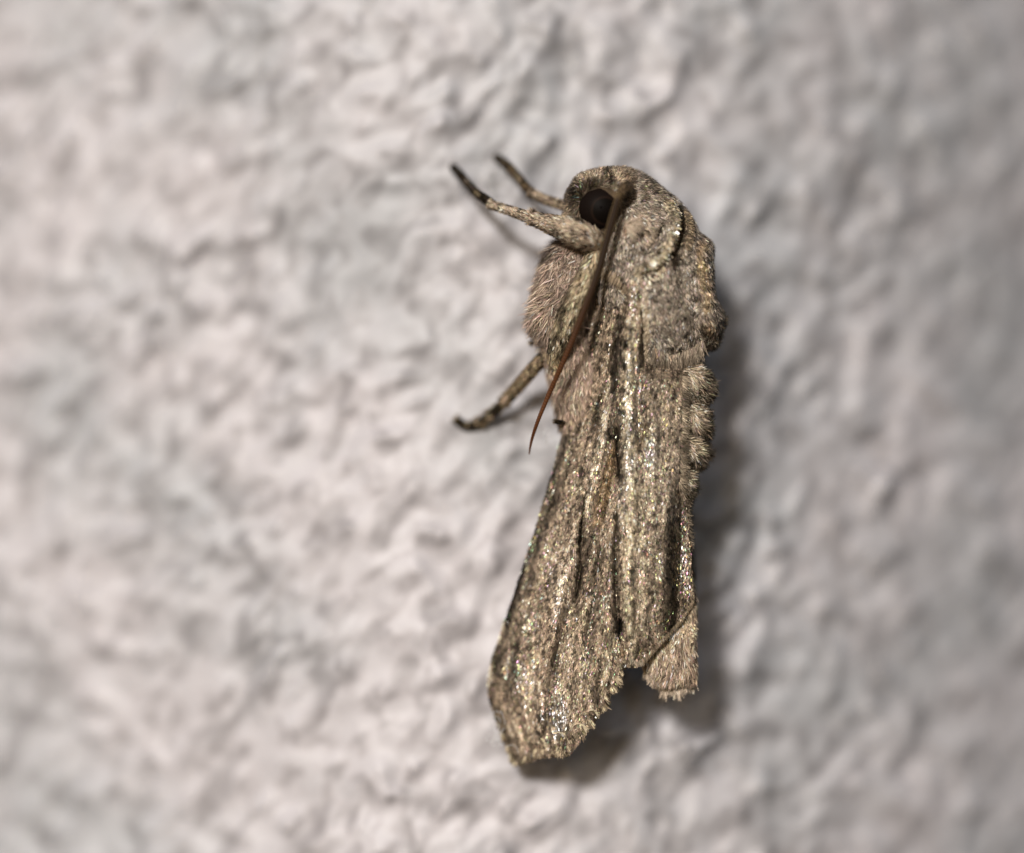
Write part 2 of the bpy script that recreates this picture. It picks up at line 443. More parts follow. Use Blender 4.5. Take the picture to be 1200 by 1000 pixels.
wing_feats = [
    ([(768, 450), (766, 560), (760, 720)], 24, (.34, .28, .205), .55),
    ([(690, 400), (668, 480), (655, 522), (645, 560), (630, 610), (604, 692), (588, 740)], 6.5, DARK, .85),
    ([(664, 500), (650, 545)], 3, GREY, .6), ([(640, 585), (632, 608)], 2.5, CREAM, .5),
    ([(590, 726), (580, 754)], 4.5, (.75, .62, .45), 1), ([(575, 776), (571, 802)], 4.5, (.7, .58, .42), 1),
    ([(585, 762), (581, 785)], 5, DARK, .7),
    ([(700, 470), (703, 505)], 6, DARK, .75), ([(684, 548), (680, 560)], 5, DARK, .7),
    ([(700, 380), (695, 410), (686, 450), (683, 480)], 5, (.12, .1, .07), .6),
    ([(726, 370), (722, 420), (716, 470), (712, 508)], 6, (.11, .088, .07), .95),  # shadow along the wing fold, painted as a dark stripe
    ([(718, 520), (712, 560), (700, 610)], 8, (.30, .20, .10), .75),
    ([(722, 500), (723, 530), (726, 556)], 3.4, BLACK, 1), ([(712, 508), (720, 512)], 3, BLACK, .8),
    ([(714, 440), (711, 480), (703, 520), (695, 555), (686, 600)], 4.5, (.55, .45, .33), .9),
    ([(686, 580), (682, 605), (677, 635)], 2.4, DARK, .95), ([(678, 640), (681, 665), (679, 685), (674, 705)], 3, DARK, .95),
    ([(679, 560), (677, 575)], 6, CREAM, .5),
    ([(668, 630), (660, 665), (655, 700)], 12, (.48, .38, .28), .8),
    ([(652, 560), (636, 612), (622, 660)], 7, (.12, .10, .07), .6),
    ([(650, 610), (640, 650), (630, 700)], 5, (.36, .28, .2), .5),
    ([(660, 690), (640, 740), (628, 800), (622, 850)], 12, (.46, .35, .25), .7),
    ([(672, 700), (668, 760), (664, 820)], 7, (.38, .31, .22), .5),
    ([(654, 760), (650, 800)], 4, (.08, .06, .04), .6),
    ([(700, 640), (695, 700), (688, 760), (684, 800)], 6, (.12, .10, .07), .55),
    ([(703, 640), (700, 660)], 8, (.11, .09, .065), .5),
    ([(718, 740), (712, 770), (706, 800)], 3.5, CREAM, .7), ([(684, 750), (682, 790), (680, 812)], 3.5, CREAM, .55),
    ([(612, 720), (600, 770), (594, 820)], 6, (.13, .1, .07), .55),
    ([(723, 600), (720, 660), (721, 725)], 4, (.12, .095, .07), .8),
    ([(738, 375), (735, 420), (733, 470), (736, 520), (738, 580), (735, 640), (734, 700), (741, 760)], 7, (.47, .40, .27), .75),
    ([(752, 560), (748, 640), (750, 700), (752, 740)], 6, (.42, .36, .25), .5),
    ([(733, 398), (732, 406)], 3.2, BLACK, 1), ([(731, 424), (730, 431)], 2.8, BLACK, 1), ([(729, 455)], 3, BLACK, 1), ([(728, 482)], 3.5, BLACK, 1),
    ([(736, 385)], 3, BLACK, .9), ([(727, 495), (727, 500)], 2.5, BLACK, .9),
    ([(727, 722), (725, 745)], 5.5, BLACK, 1), ([(729, 755), (728, 765)], 5, (.2, .13, .07), .7),
    ([(756, 497), (752, 510), (747, 524)], 5, (.17, .12, .06), .85), ([(762, 495), (757, 515), (752, 528)], 2.2, CREAM, .6),
    ([(771, 500), (770, 525)], 3, (.1, .085, .07), .6),
    ([(752, 640), (755, 648)], 4, DARK, .6), ([(782, 590), (778, 625), (774, 650)], 3, (.12, .1, .07), .6),
    ([(738, 660), (737, 675)], 2.5, DARK, .6), ([(741, 700), (742, 712)], 2.5, DARK, .5),
    ([(798, 590), (793, 640), (790, 690), (782, 730)], 15, (.085, .063, .038), .92),
    ([(772, 620), (768, 660), (770, 700), (768, 740)], 6, (.2, .16, .12), .5),
    ([(776, 745), (795, 725), (812, 700)], 3.5, DARK, .7),
    ([(738, 770), (750, 768), (765, 755), (790, 728)], 3.5, (.12, .08, .05), .7),
]
def wing_col(x, y):
    L = LeftE(y); k = (x - L) / 160
    nz = np.exp(.32 * vnoise(k * 24, y / 230, 31) + .30 * vnoise(k * 46, y / 120, 32) + .2 * fbm(k * 60, y / 30, 33, 2))
    c = paint(x, y, TAUPE, [(p_, w_ * (1.25 if c_ == DARK else 1.0), c_, min(1, a_ * 1.15)) for p_, w_, c_, a_ in wing_feats], nz)
    g = smooth(430, 560, y) * smooth(735, 760, x) * smooth(640, 560, y)
    c = c * (1 - .35 * g[:, None]) + .35 * g[:, None] * np.array((.30, .26, .21))
    sp = fbm(x / 2.4, y / 5, 35, 2)
    return c * np.where(sp > .42, .5, np.where(sp < -.5, 1.45, 1.0))[:, None]
P1, T1, Pf, Tf = sheet((318, 900, 3), LeftE, RightL, 60, wing_shape)
forewing = part('forewing', to_mesh('forewing', Pf, export_faces(Tf), wing_col(Pf[:, 0], Pf[:, 1])), M_skin)
def wdir(x, y):
    # scales run from the wing base to the outer margin
    d = np.stack([x - 745, y - 120], 1) * np.array([1.0, 1.0])
    r = smooth(722, 735, x)[:, None]
    return d / np.linalg.norm(d, axis=1)[:, None] * (1 - r) + r * np.array([0.03, 1])
def up(p): return p if p.parent is moth or p.parent is None else p.parent      # scales are never a fourth level
def coat_part(*a, **k):
    a = list(a); a[3] = up(a[3]); o = coat(*a, **k); par = o.parent
    o.matrix_parent_inverse = par.matrix_world.inverted(); return o
bpy.context.view_layer.update()
coat_part('wing_scales', P1, T1, forewing, M_scale, 2.1, wdir, 4.0, 1.15, wing_col, lift=.10, droop=.0, jit=.2, rolls=.24, prof=SCALE, var=.26, liftj=.14, back=-2)

def rear_shape(x, y):
    return wing_shape(x, y) + 3.5
def RearL(y): return Fold(y) + 1 + 1.2 * vnoise(np.asarray(y) / 9, 0 * y, 41)
def rear_right(y):
    y = np.asarray(y, float)
    return np.where(y < 700, RightE(y), np.interp(y, [700, 728, 745, 768, 780], [813, 795, 778, 757, 745])) + 1.0 * vnoise(y / 7, 0 * y, 42)
P1, T1, Pf, Tf = sheet((330, 780, 3), RearL, rear_right, 40, rear_shape)
rear = part('inner_wing_fold', to_mesh('inner_wing_fold', Pf, export_faces(Tf), wing_col(Pf[:, 0], Pf[:, 1])), M_skin, forewing)
bpy.context.view_layer.update()
coat_part('wing_scales', P1, T1, rear, M_scale, 2.1, wdir, 4.0, 1.15, wing_col, lift=.10, droop=.0, jit=.22, rolls=.24, prof=SCALE, var=.26, liftj=.14, back=-2)

def fringe(name, line, outdir, hfun, parent, mat, n, L, W, colfn, jit=.2, spread=3, lfn=None, lift=.05):
    q = catmull(np.array(line, float), 12)
    s = np.cumsum(np.r_[0, np.hypot(*np.diff(q, axis=0).T)]); r = rng.random(n) * s[-1]
    x = np.interp(r, s, q[:, 0]); y = np.interp(r, s, q[:, 1])
    k = rng.random(n) * spread
    d = np.array([outdir(a, b) for a, b in zip(x, y)]) if callable(outdir) else np.tile(outdir, (n, 1)).astype(float)
    d /= np.linalg.norm(d, axis=1)[:, None]
    x = x - d[:, 0] * k; y = y - d[:, 1] * k
    a = rng.normal(0, jit, n)
    d = np.stack([d[:, 0] * np.cos(a) - d[:, 1] * np.sin(a), d[:, 0] * np.sin(a) + d[:, 1] * np.cos(a), np.zeros(n)], 1)
    p = np.stack([x, y, hfun(x, y)], 1); nn = np.tile([0, 0, 1.], (n, 1))
    c = colfn(x, y) * np.exp(rng.normal(0, .22, (n, 1)))
    Ls = L * rng.uniform(.45, 1.25, n)
    if lfn is not None: Ls *= lfn(x, y)
    V, F, cc, tt = strands(p, nn, d, Ls, W * rng.uniform(.7, 1.3, n), rng.normal(lift, .12, n), .1 + lift * .8, rng.normal(0, .3, n),
                           [(0, 1), (.6, .9), (1, .35)], grade(c), tints(n))
    parent = up(parent)
    o = link(name, to_mesh(name, V, export_faces(F), cc, tt, False), mat, parent, kind='stuff')
    o.matrix_parent_inverse = parent.matrix_world.inverted(); return o
termen = [(580, 842), (590, 868), (597, 886), (604, 897), (618, 888), (630, 880), (642, 882), (655, 880), (665, 876), (672, 862), (684, 856), (692, 842), (703, 832), (713, 812), (723, 795), (733, 772)]
scal = [((604, 880), 9), ((628, 872), 13), ((655, 866), 13), ((677, 852), 10), ((692, 835), 9), ((709, 815), 9), ((722, 792), 9)]
scal_lines = scal[:5]
def fr_col(x, y):
    c = np.ones((len(x), 3)) * np.array((.27, .215, .15)); nz = vnoise(x / 3, y / 3, 51)
    return np.where((nz > .35)[:, None], np.array(CREAM), np.where((nz < -.35)[:, None], np.array((.09, .07, .045)), c))
fringe('wing_fringe', termen, lambda x, y: (.75 if x > 690 else (.4 if x > 660 else -.05), 1), lambda x, y: wing_shape(x, np.minimum(y, 898)) + 1, forewing, M_scale, 3600, 7.5, 1.3, fr_col,
       lfn=lambda x, y: .5 + .4 * vnoise(x / 3, y / 3, 52) + .75 * np.max([np.exp(-((x - sc_[0][0]) ** 2 + (y - 8 - sc_[0][1]) ** 2) / (sc_[1] * .75) ** 2) for sc_ in scal], 0))
# pale looped scallops along the outer margin
loops = []
for (cx, cy), r in scal_lines:
    a = np.linspace(math.radians(200), math.radians(340), 9)
    loops.append([(cx + r * .85 * math.cos(q), cy + 4 + r * 1.0 * math.sin(q)) for q in a])
Vs, Fs, Cs, Ts = [], [], [], []; off = 0
for lp in loops:
    for rep in range(44):
        i = rng.integers(0, len(lp) - 1); s_ = rng.random(); x = lp[i][0] * (1 - s_) + lp[i + 1][0] * s_; y = lp[i][1] * (1 - s_) + lp[i + 1][1] * s_
        d = np.array([[lp[i + 1][0] - lp[i][0], lp[i + 1][1] - lp[i][1], 0.]]); d /= np.linalg.norm(d)
        V, F, c, tt = strands(np.array([[x, y, float(wing_shape(np.array([x]), np.array([y]))[0]) + 1.4]]), np.array([[0, 0, 1.]]), d,
                              np.array([5.]), np.array([2.0]), np.array([.05]), .0, np.array([rng.normal(0, .3)]), SCALE, np.array([(.50, .42, .29)]) * rng.uniform(.7, 1.1), tints(1))
        Vs.append(V); Fs.append(F + off); Cs.append(c); Ts.append(tt); off += len(V)
o = link('scallop_line', to_mesh('scallop_line', np.vstack(Vs), export_faces(np.vstack(Fs)), np.vstack(Cs), np.vstack(Ts), False), M_scale, forewing, kind='stuff')
o.matrix_parent_inverse = forewing.matrix_world.inverted()
fringe('fold_fringe', [(736, 770), (746, 775), (757, 768), (778, 746), (795, 728), (812, 702)], (.1, 1), lambda x, y: rear_shape(x, y) + 1, rear, M_scale, 1300, 7, 1.1,
       lambda x, y: np.where((x < 752)[:, None] & (y > 768)[:, None], np.array((.34, .29, .22)), np.array((.27, .21, .14))) * (1 + .0 * x[:, None]), lfn=lambda x, y: np.where(x < 756, .8, .6))

# ---- hindwing tip --------------------------------------------------
hw_out = [(738, 700), (738, 748), (748, 770), (757, 780), (763, 791), (769, 801), (778, 805), (790, 803), (800, 799), (809, 800), (815, 797), (815, 780), (814, 745), (814, 700), (800, 672), (760, 670)]
def hw_disp(x, y): return 1.6 * vnoise(x / 10, y / 30, 61)
Ph, Th = inflated(hw_out, (780, 740), 12, 8, 8, hw_disp, nr=12, power=.5)
hind_feats = [([(760, 770), (780, 745), (812, 703)], 9, (.50, .42, .28), .85), ([(808, 737)], 7, (.46, .36, .25), 1),  # second mark paints in the golden glint near the right edge
              ([(758, 772), (764, 795)], 5, (.55, .48, .38), .5), ([(808, 765), (809, 790)], 5, (.2, .14, .1), .5)]
def hind_col(x, y):
    return paint(x, y, (.37, .285, .21), hind_feats, np.exp(.35 * vnoise(x / 4, y / 16, 62)))
hind = part('hindwing', to_mesh('hindwing', Ph, export_faces(Th), hind_col(Ph[:, 0], Ph[:, 1])), M_skin)
bpy.context.view_layer.update()
coat_part('wing_scales', Ph, Th, hind, M_hair, 1.8, const_dir(.02, 1), 10, 1.2, hind_col, lift=.1, jit=.22, var=.42,
          mask=lambda x, y: y < 798)
fringe('wing_fringe', [(756, 778), (763, 791), (770, 800), (780, 804), (793, 801), (803, 797), (813, 796)], (.05, 1), lambda x, y: 0 * x + 5, hind, M_hair, 1300, 13, 1.2,
       lambda x, y: np.ones((len(x), 3)) * np.array((.5, .42, .33)), lfn=lambda x, y: .85 + .7 * vnoise(x / 4, 0 * x, 63))

coat_part('glossy_scales', Ph, Th, hind, M_scale, 1.2, const_dir(0, 1), 5, 1.5, lambda x, y: np.ones((len(x), 3)) * np.array((.50, .40, .27)), lift=.35, jit=.3, prof=SCALE, liftj=.3, rolls=.4,  # pale glossy patch put in for the golden highlight
          mask=lambda x, y: np.hypot(x - 806, (y - 738) / 1.2) < 9)
# ---- abdomen with dorsal tufts -------------------------------------
ab_out = [(745, 420), (800, 418), (822, 430), (824, 470), (820, 520), (810, 560), (808, 600), (811, 650), (812, 700), (800, 740), (765, 735), (750, 600), (740, 500)]
def ab_col(x, y):
    return paint(x, y, (.30, .24, .16), [([(806, 600), (808, 690)], 7, (.17, .125, .075), .7), ([(800, 555)], 6, (.55, .40, .26), .8), ([(809, 590)], 5, BLACK, .9),
                                         ([(806, 560), (805, 580)], 7, (.28, .27, .2), .6)],
                 np.exp(.3 * vnoise(x / 5, y / 14, 71)))
Pa, Ta = inflated(ab_out, (785, 570), 34, 45, -22, nr=20, power=.8)
abdomen = part('abdomen', to_mesh('abdomen', Pa, export_faces(Ta), ab_col(Pa[:, 0], Pa[:, 1])), M_skin)
bpy.context.view_layer.update()
coat_part('fur', Pa, Ta, abdomen, M_hair, .42, const_dir(.12, 1), 17, 1.5, ab_col, lift=.22, jit=.25, var=.3, mask=lambda x, y: x > 785)
lobes = [((812, 449), 19, 26, .32, 12), ((815, 491), 15, 18, .25, 12), ((811, 526), 15, 15, .3, 12), ((801, 566), 11, 20, .1, 10), ((828, 384), 15, 17, .2, 2)]
for (cx, cy), rx, ry, lean, lh in lobes:
    an = np.linspace(0, 2 * np.pi, 16, endpoint=False); wob = 1 + .12 * rng.normal(size=16)
    ol = [(cx + (rx * math.cos(q) + lean * ry * math.sin(q)) * k_, cy + ry * math.sin(q) * k_) for q, k_ in zip(an, wob)]
    Pt, Tt = inflated(ol, (cx, cy), 15, 16, lh, nr=12, power=.7)
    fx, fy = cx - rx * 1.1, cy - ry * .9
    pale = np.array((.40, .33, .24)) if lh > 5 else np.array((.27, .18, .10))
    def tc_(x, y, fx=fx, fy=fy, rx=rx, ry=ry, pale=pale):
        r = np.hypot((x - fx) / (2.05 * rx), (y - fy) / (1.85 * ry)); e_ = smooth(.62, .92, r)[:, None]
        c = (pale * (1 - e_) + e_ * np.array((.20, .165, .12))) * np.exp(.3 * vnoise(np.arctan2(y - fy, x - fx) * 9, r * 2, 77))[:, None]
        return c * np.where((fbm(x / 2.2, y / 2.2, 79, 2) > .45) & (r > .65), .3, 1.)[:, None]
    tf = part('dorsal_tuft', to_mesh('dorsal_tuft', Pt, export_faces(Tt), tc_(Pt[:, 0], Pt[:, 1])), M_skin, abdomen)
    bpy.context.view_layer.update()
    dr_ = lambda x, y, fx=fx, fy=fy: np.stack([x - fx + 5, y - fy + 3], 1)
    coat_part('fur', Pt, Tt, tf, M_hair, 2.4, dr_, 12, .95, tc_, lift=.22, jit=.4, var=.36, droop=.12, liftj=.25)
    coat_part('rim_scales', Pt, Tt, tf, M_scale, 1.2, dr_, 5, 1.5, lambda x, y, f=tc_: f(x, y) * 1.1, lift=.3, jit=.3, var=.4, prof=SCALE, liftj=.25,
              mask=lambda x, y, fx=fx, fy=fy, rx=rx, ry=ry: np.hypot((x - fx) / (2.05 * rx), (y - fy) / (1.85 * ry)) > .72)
fringe('fur', [(798, 425), (799, 470), (798, 520), (797, 560), (800, 600), (803, 640)], (.75, .65), lambda x, y: wing_shape(x, y) + 2, abdomen, M_hair, 1500, 12, .95, lambda x, y: np.ones((len(x), 3)) * np.array((.29, .24, .175)) * np.exp(.5 * vnoise(x / 4, y / 7, 78))[:, None], jit=.35, spread=5, lift=.25)

# ---- thorax ----------------------------------------------------------
tx_out = [(716, 207), (738, 200), (756, 206), (776, 221), (798, 240), (811, 258), (818, 272), (833, 286), (835, 310), (837, 345), (848, 371), (845, 391), (832, 408), (818, 420), (795, 428), (768, 434),
          (752, 424), (742, 400), (728, 378), (708, 366), (697, 345), (692, 315), (695, 285), (700, 255), (705, 225)]
tx_ridge = [
    ([(781, 240), (789, 262), (783, 287), (770, 304), (748, 316)], 6, 5.5), ([(797, 243), (799, 268), (793, 290), (787, 305)], 3.5, -6),
    ([(806, 256), (807, 275), (800, 296)], 4, 3.5), ([(774, 262), (766, 280), (757, 292)], 4, -3.5),
    ([(722, 330), (738, 348), (745, 375), (750, 400)], 5, -6), ([(757, 345), (757, 380), (760, 420)], 6, 4),
    ([(787, 315), (794, 335), (800, 350)], 4, -4), ([(820, 295), (826, 330), (830, 350)], 8, 5), ([(828, 382)], 12, 8), ([(812, 350), (812, 385)], 6, -5),
    ([(776, 360), (784, 400)], 18, 5), ([(840, 365), (838, 350)], 5, -5),
]
def tx_disp(x, y):
    h = 0 * x
    for p_, w_, a_ in tx_ridge: h = h + 1.7 * a_ * streak(x, y, p_, w_)
    return h + 2.5 * fbm(x / 20, y / 20, 81, 2)
tx_feats = [
    ([(782, 345), (786, 420)], 28, (.29, .245, .195), .7),
    ([(781, 238), (790, 262), (784, 287), (771, 304), (748, 318)], 5, (.52, .43, .26), .8),
    ([(795, 243), (799, 262), (796, 280), (790, 300), (786, 312)], 6, (.07, .045, .02), .95),  # dark collar band, also painting the shaded gap beyond the gold row
    ([(804, 252), (806, 275), (801, 292)], 3.5, (.34, .25, .14), .7),
    ([(786, 295), (795, 304)], 6, (.08, .065, .05), .7),
    ([(775, 262), (767, 278), (759, 292)], 3, (.06, .05, .035), .85), ([(748, 290), (752, 300)], 3, (.1, .08, .05), .5),
    ([(720, 318), (736, 342), (746, 360)], 4.5, (.15, .105, .06), .7), ([(726, 378), (736, 352)], 6, (.42, .33, .2), .4),
    ([(755, 335), (762, 325), (775, 312)], 4, (.55, .46, .32), .7), ([(753, 345), (755, 385), (757, 425)], 3.5, (.55, .47, .33), .8),
    ([(749, 350), (752, 400)], 2.5, (.12, .09, .06), .7),
    ([(788, 312), (793, 332), (799, 347)], 2.6, DARK, .85),
    ([(815, 285), (823, 290)], 6, (.34, .24, .13), .7),
    ([(816, 295), (822, 318), (826, 345), (826, 362)], 6.5, (.36, .24, .12), .75), ([(820, 312)], 5, (.7, .5, .22), .8),
    ([(828, 384)], 9, (.26, .17, .09), .85), ([(830, 376), (834, 384)], 3.5, (.6, .42, .26), .7), ([(818, 405), (832, 402)], 4, (.16, .1, .05), .7),
    ([(770, 395), (775, 425)], 13, (.33, .32, .28), .6), ([(752, 432), (800, 428)], 4, (.2, .15, .1), .4),
    ([(735, 268), (746, 258), (752, 274)], 8, (.48, .36, .25), .6), ([(733, 262), (734, 275)], 4, (.38, .2, .1), .5),
    ([(758, 215), (772, 232), (785, 245)], 5, (.2, .16, .10), .6), ([(838, 300), (842, 345), (846, 380)], 4, (.16, .13, .09), .6),
    ([(752, 215), (750, 240)], 4, (.2, .14, .08), .5),
]
def tx_col(x, y):
    nz = np.exp(.22 * fbm(x / 8, y / 10, 82, 3))
    c = paint(x, y, (.32, .275, .225), tx_feats, nz)
    sp = fbm(x / 2.6, y / 4, 83, 2)
    low = smooth(300, 380, y)
    return c * np.where(sp > .6 - .1 * low, .42, np.where(sp < -.65, 1.4, 1.0))[:, None]
def tx_dir(x, y):
    # combed back from the eye, then down the back
    a = np.stack([x - 715, y - 235], 1); a /= np.linalg.norm(a, axis=1)[:, None] + 1e-6
    b_ = np.stack([.10 + 0 * x, 1 + 0 * x], 1)
    k = smooth(235, 340, y)[:, None]
    return a * (1 - k) + b_ * k + np.array([0, .25])
Px, Tx = inflated(tx_out, (768, 320), 64, 66, -8, tx_disp, nr=32, power=.72)
thorax = part('thorax', to_mesh('thorax', Px, export_faces(Tx), tx_col(Px[:, 0], Px[:, 1])), M_skin)
bpy.context.view_layer.update()
coat_part('fur', Px, Tx, thorax, M_hair, 1.9, tx_dir, 7, 1.05, tx_col, lift=.26, jit=.3, var=.36, droop=.12, rolls=.45)
tx_glint = lambda x, y: (streak(x, y, [(783, 240), (790, 262), (784, 287), (771, 304), (755, 330), (750, 360)], 9) + streak(x, y, [(822, 295), (828, 350)], 9) + streak(x, y, [(745, 350), (738, 400)], 10)) > .5
coat_part('glossy_scales', Px, Tx, thorax, M_scale, .22, tx_dir, 7, 2.3, lambda x, y: tx_col(x, y) * 1.2, lift=.2, jit=.35, prof=SCALE, liftj=.25, mask=tx_glint, rolls=.5)

def near_h(P_):
    Q = P_[P_[:, 2] > -5]
    def f(x, y):
        return np.array([Q[np.argmin((Q[:, 0] - a_) ** 2 + (Q[:, 1] - b_) ** 2), 2] for a_, b_ in zip(x, y)])
    return f
tx_h = near_h(Px)
rows = [  # root line, comb direction, count, length, colour
    ([(776, 238), (784, 262), (778, 286), (764, 302), (742, 314)], (.75, .65), 900, 6.5, (.58, .48, .33)),
    ([(793, 242), (796, 264), (791, 288), (782, 304)], (.75, .65), 700, 6, (.06, .04, .022)),
    ([(803, 249), (805, 270), (800, 290), (792, 306)], (.8, .55), 420, 8, (.40, .31, .2)),
    ([(765, 410), (785, 418), (805, 412), (822, 400)], (.08, 1), 500, 20, (.30, .25, .19)),
    ([(722, 322), (738, 345), (746, 372), (750, 402)], (-.1, 1), 400, 7, (.13, .09, .055)),
    ([(768, 258), (762, 276), (752, 290)], (.7, .7), 260, 9, (.34, .28, .21)),
    ([(742, 318), (752, 330), (757, 360), (757, 420)], (-.35, .9), 700, 7, (.46, .38, .27)),
    ([(757, 420), (775, 428), (800, 420), (815, 408)], (.05, 1), 1100, 13, (.33, .28, .21)),
    ([(812, 292), (817, 320), (820, 350), (822, 368)], (.6, .8), 260, 10, (.34, .26, .16)),
    ([(790, 322), (797, 350), (806, 375)], (.2, 1), 350, 14, (.27, .23, .18)),
    ([(702, 318), (716, 322), (730, 336), (740, 352)], (-.25, 1), 700, 12, (.36, .28, .19)),
]
for line, dr, cnt, ln_, col_ in rows:
    fringe('hair_row', line, dr, tx_h, thorax, M_hair, int(cnt * 1.5), ln_, 1.1, lambda x, y, c_=col_: np.ones((len(x), 3)) * np.array(c_) * np.exp(.25 * vnoise(x / 4, y / 4, 88))[:, None], jit=.22, spread=4, lift=.42)

# ---- head ------------------------------------------------------------
hd_out = [(664, 246), (665, 232), (670, 220), (679, 209), (692, 203), (706, 200), (722, 199), (738, 201), (748, 214), (748, 240), (742, 265), (728, 285), (705, 290), (685, 281), (672, 270), (663, 258)]
hd_feats = [([(674, 220), (679, 234)], 9, (.05, .035, .02), 1), ([(684, 226), (700, 219)], 4, (.08, .06, .035), .8), ([(707, 200), (711, 218)], 5, DARK, 1), ([(722, 208), (716, 216)], 6, (.50, .40, .28), .7),
            ([(690, 212), (700, 217)], 5, (.42, .34, .24), .6), ([(668, 240), (670, 262)], 5, (.46, .35, .22), .5), ([(665, 262), (670, 268)], 5, (.24, .15, .08), .8),
            ([(680, 272), (700, 284)], 5, (.28, .2, .13), .5), ([(674, 250), (676, 262)], 3, (.55, .45, .3), .6), ([(728, 212), (735, 225)], 4, (.16, .1, .05), .6)]
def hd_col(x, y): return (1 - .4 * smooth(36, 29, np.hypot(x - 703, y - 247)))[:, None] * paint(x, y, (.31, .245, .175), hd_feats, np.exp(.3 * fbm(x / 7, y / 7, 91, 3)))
def hd_dir(x, y): return np.stack([x - 702, y - 250], 1) + np.array([4, 6])
Pd, Td = inflated(hd_out, (706, 243), 50, 50, 2, lambda x, y: 2 * fbm(x / 12, y / 12, 92, 2), nr=22, power=.75)
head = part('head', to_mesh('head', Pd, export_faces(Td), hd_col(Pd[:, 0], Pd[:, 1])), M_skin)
bpy.context.view_layer.update()
EYE = (703., 247.)
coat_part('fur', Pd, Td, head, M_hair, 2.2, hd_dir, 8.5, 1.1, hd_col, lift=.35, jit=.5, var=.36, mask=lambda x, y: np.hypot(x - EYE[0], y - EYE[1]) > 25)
# eye
th = np.linspace(0, np.pi, 33); ph = np.linspace(0, 2 * np.pi, 48, endpoint=False)
E = np.stack([EYE[0] + 27 * np.sin(th)[:, None] * np.cos(ph), EYE[1] + 27 * np.sin(th)[:, None] * np.sin(ph), 33 + 25 * np.cos(th)[:, None] + 0 * ph], -1).reshape(-1, 3)
F = grid_faces(33, 48, True); Te = np.vstack([F[:, [0, 1, 2]], F[:, [0, 2, 3]]]); Te = orient(E, Te, np.array([EYE[0], EYE[1], 33.]))
eye = part('eye', to_mesh('eye', E, export_faces(Te)), M_eye, head)
# the fan of pale hair behind the eye
n = 220; a = rng.uniform(-.5, 1.35, n)
p = np.stack([731 + 3 * rng.random(n), 264 + 6 * rng.random(n), 60 + 5 * rng.random(n)], 1)
V, F, c, tt = strands(p, np.tile([.1, 0, .99], (n, 1)), np.stack([np.cos(a), np.sin(a), 0 * a], 1), rng.uniform(9, 22, n), np.full(n, 1.0), rng.normal(.34, .15, n), .12, rng.normal(0, .4, n), HAIR,
                      np.array([(.40, .32, .24)]) * np.exp(rng.normal(0, .3, (n, 1))), tints(n))
o = link('cheek_hair', to_mesh('cheek_hair', V, export_faces(F), c, tt, False), M_hair, head, kind='stuff'); o.matrix_parent_inverse = head.matrix_world.inverted()

# ---- underside fur ------------------------------------------------------
def ven_col(x, y):
    return paint(x, y, (.39, .305, .245), [([(640, 300), (655, 292)], 6, (.2, .16, .12), .7), ([(640, 330), (628, 370)], 14, (.44, .33, .25), .5), ([(665, 330), (650, 380)], 10, (.24, .18, .14), .6)],
                 np.exp(.25 * fbm(x / 9, y / 12, 101, 2)))
Pv, Tv = inflated([(650, 290), (668, 280), (695, 284), (705, 310), (696, 350), (675, 395), (652, 408), (636, 398), (626, 386), (624, 370), (629, 345), (635, 322), (642, 303)], (662, 345), 40, 50, -10, nr=20, power=.8)
chest = part('chest', to_mesh('chest', Pv, export_faces(Tv), ven_col(Pv[:, 0], Pv[:, 1])), M_skin)
bpy.context.view_layer.update()
coat_part('fur', Pv, Tv, chest, M_hair, 1.4, const_dir(-.36, 1), 16, 1.05, ven_col, lift=.32, jit=.34, var=.26, droop=.1)
coat_part('stray_hair', Pv, Tv, chest, M_hair, .13, const_dir(-.5, 1), 22, 1.0, lambda x, y: ven_col(x, y) * 1.15, lift=.5, jit=.45, var=.26, droop=.15)
def bel_col(x, y): return paint(x, y, (.42, .32, .25), [([(668, 420), (660, 470)], 7, (.2, .15, .11), .6), ([(650, 500)], 5, (.5, .42, .3), .6)], np.exp(.22 * fbm(x / 6, y / 14, 103, 2)))
Pb, Tb = inflated([(640, 395), (680, 385), (712, 400), (708, 450), (690, 490), (670, 508), (661, 500), (655, 485), (650, 460), (643, 430)], (676, 440), 24, 40, -20, nr=16, power=.8)
belly = part('belly', to_mesh('belly', Pb, export_faces(Tb), bel_col(Pb[:, 0], Pb[:, 1])), M_skin)
bpy.context.view_layer.update()
coat_part('fur', Pb, Tb, belly, M_hair, .9, const_dir(-.08, 1), 17, 1.4, bel_col, lift=.25, jit=.25, var=.25)

# ---- legs ------------------------------------------------------------------
def leg_seg(name, pts, parent, colfn, L=7, W=1.8, dens=1.0, lift=.22, per=8, var=.28, jit=.22, slim=.84):
    path, rad = tube_path(pts, per)
    rad = rad * slim
    path = path.copy(); path[:, 2] = np.maximum(path[:, 2], np.array([wall_h(a_, b_) for a_, b_ in path[:, :2]]) + rad * .8 + .5)
    for _ in range(3): path[1:-1, 2] = np.maximum(path[1:-1, 2], (path[:-2, 2] + path[2:, 2]) / 2)
    P_, T_ = tube(path, rad, 14)
    o = part(name, to_mesh(name, P_, export_faces(T_), colfn(P_[:, 0], P_[:, 1])), M_skin, parent)
    bpy.context.view_layer.update()
    def dfn(x, y):
        dd = np.full(len(x), 1e9); out = np.zeros((len(x), 2))
        for i in range(len(path) - 1):
            m_ = (path[i] + path[i + 1]) / 2; d_ = np.hypot(x - m_[0], y - m_[1]); k_ = d_ < dd
            dd = np.where(k_, d_, dd); out[k_] = (path[i + 1] - path[i])[:2]
        return out
    coat_part('leg_scales', P_, T_, o, M_leg, dens, dfn, L, W, colfn, lift=lift, jit=jit, var=var, prof=HAIR, back=-.9)
    return o
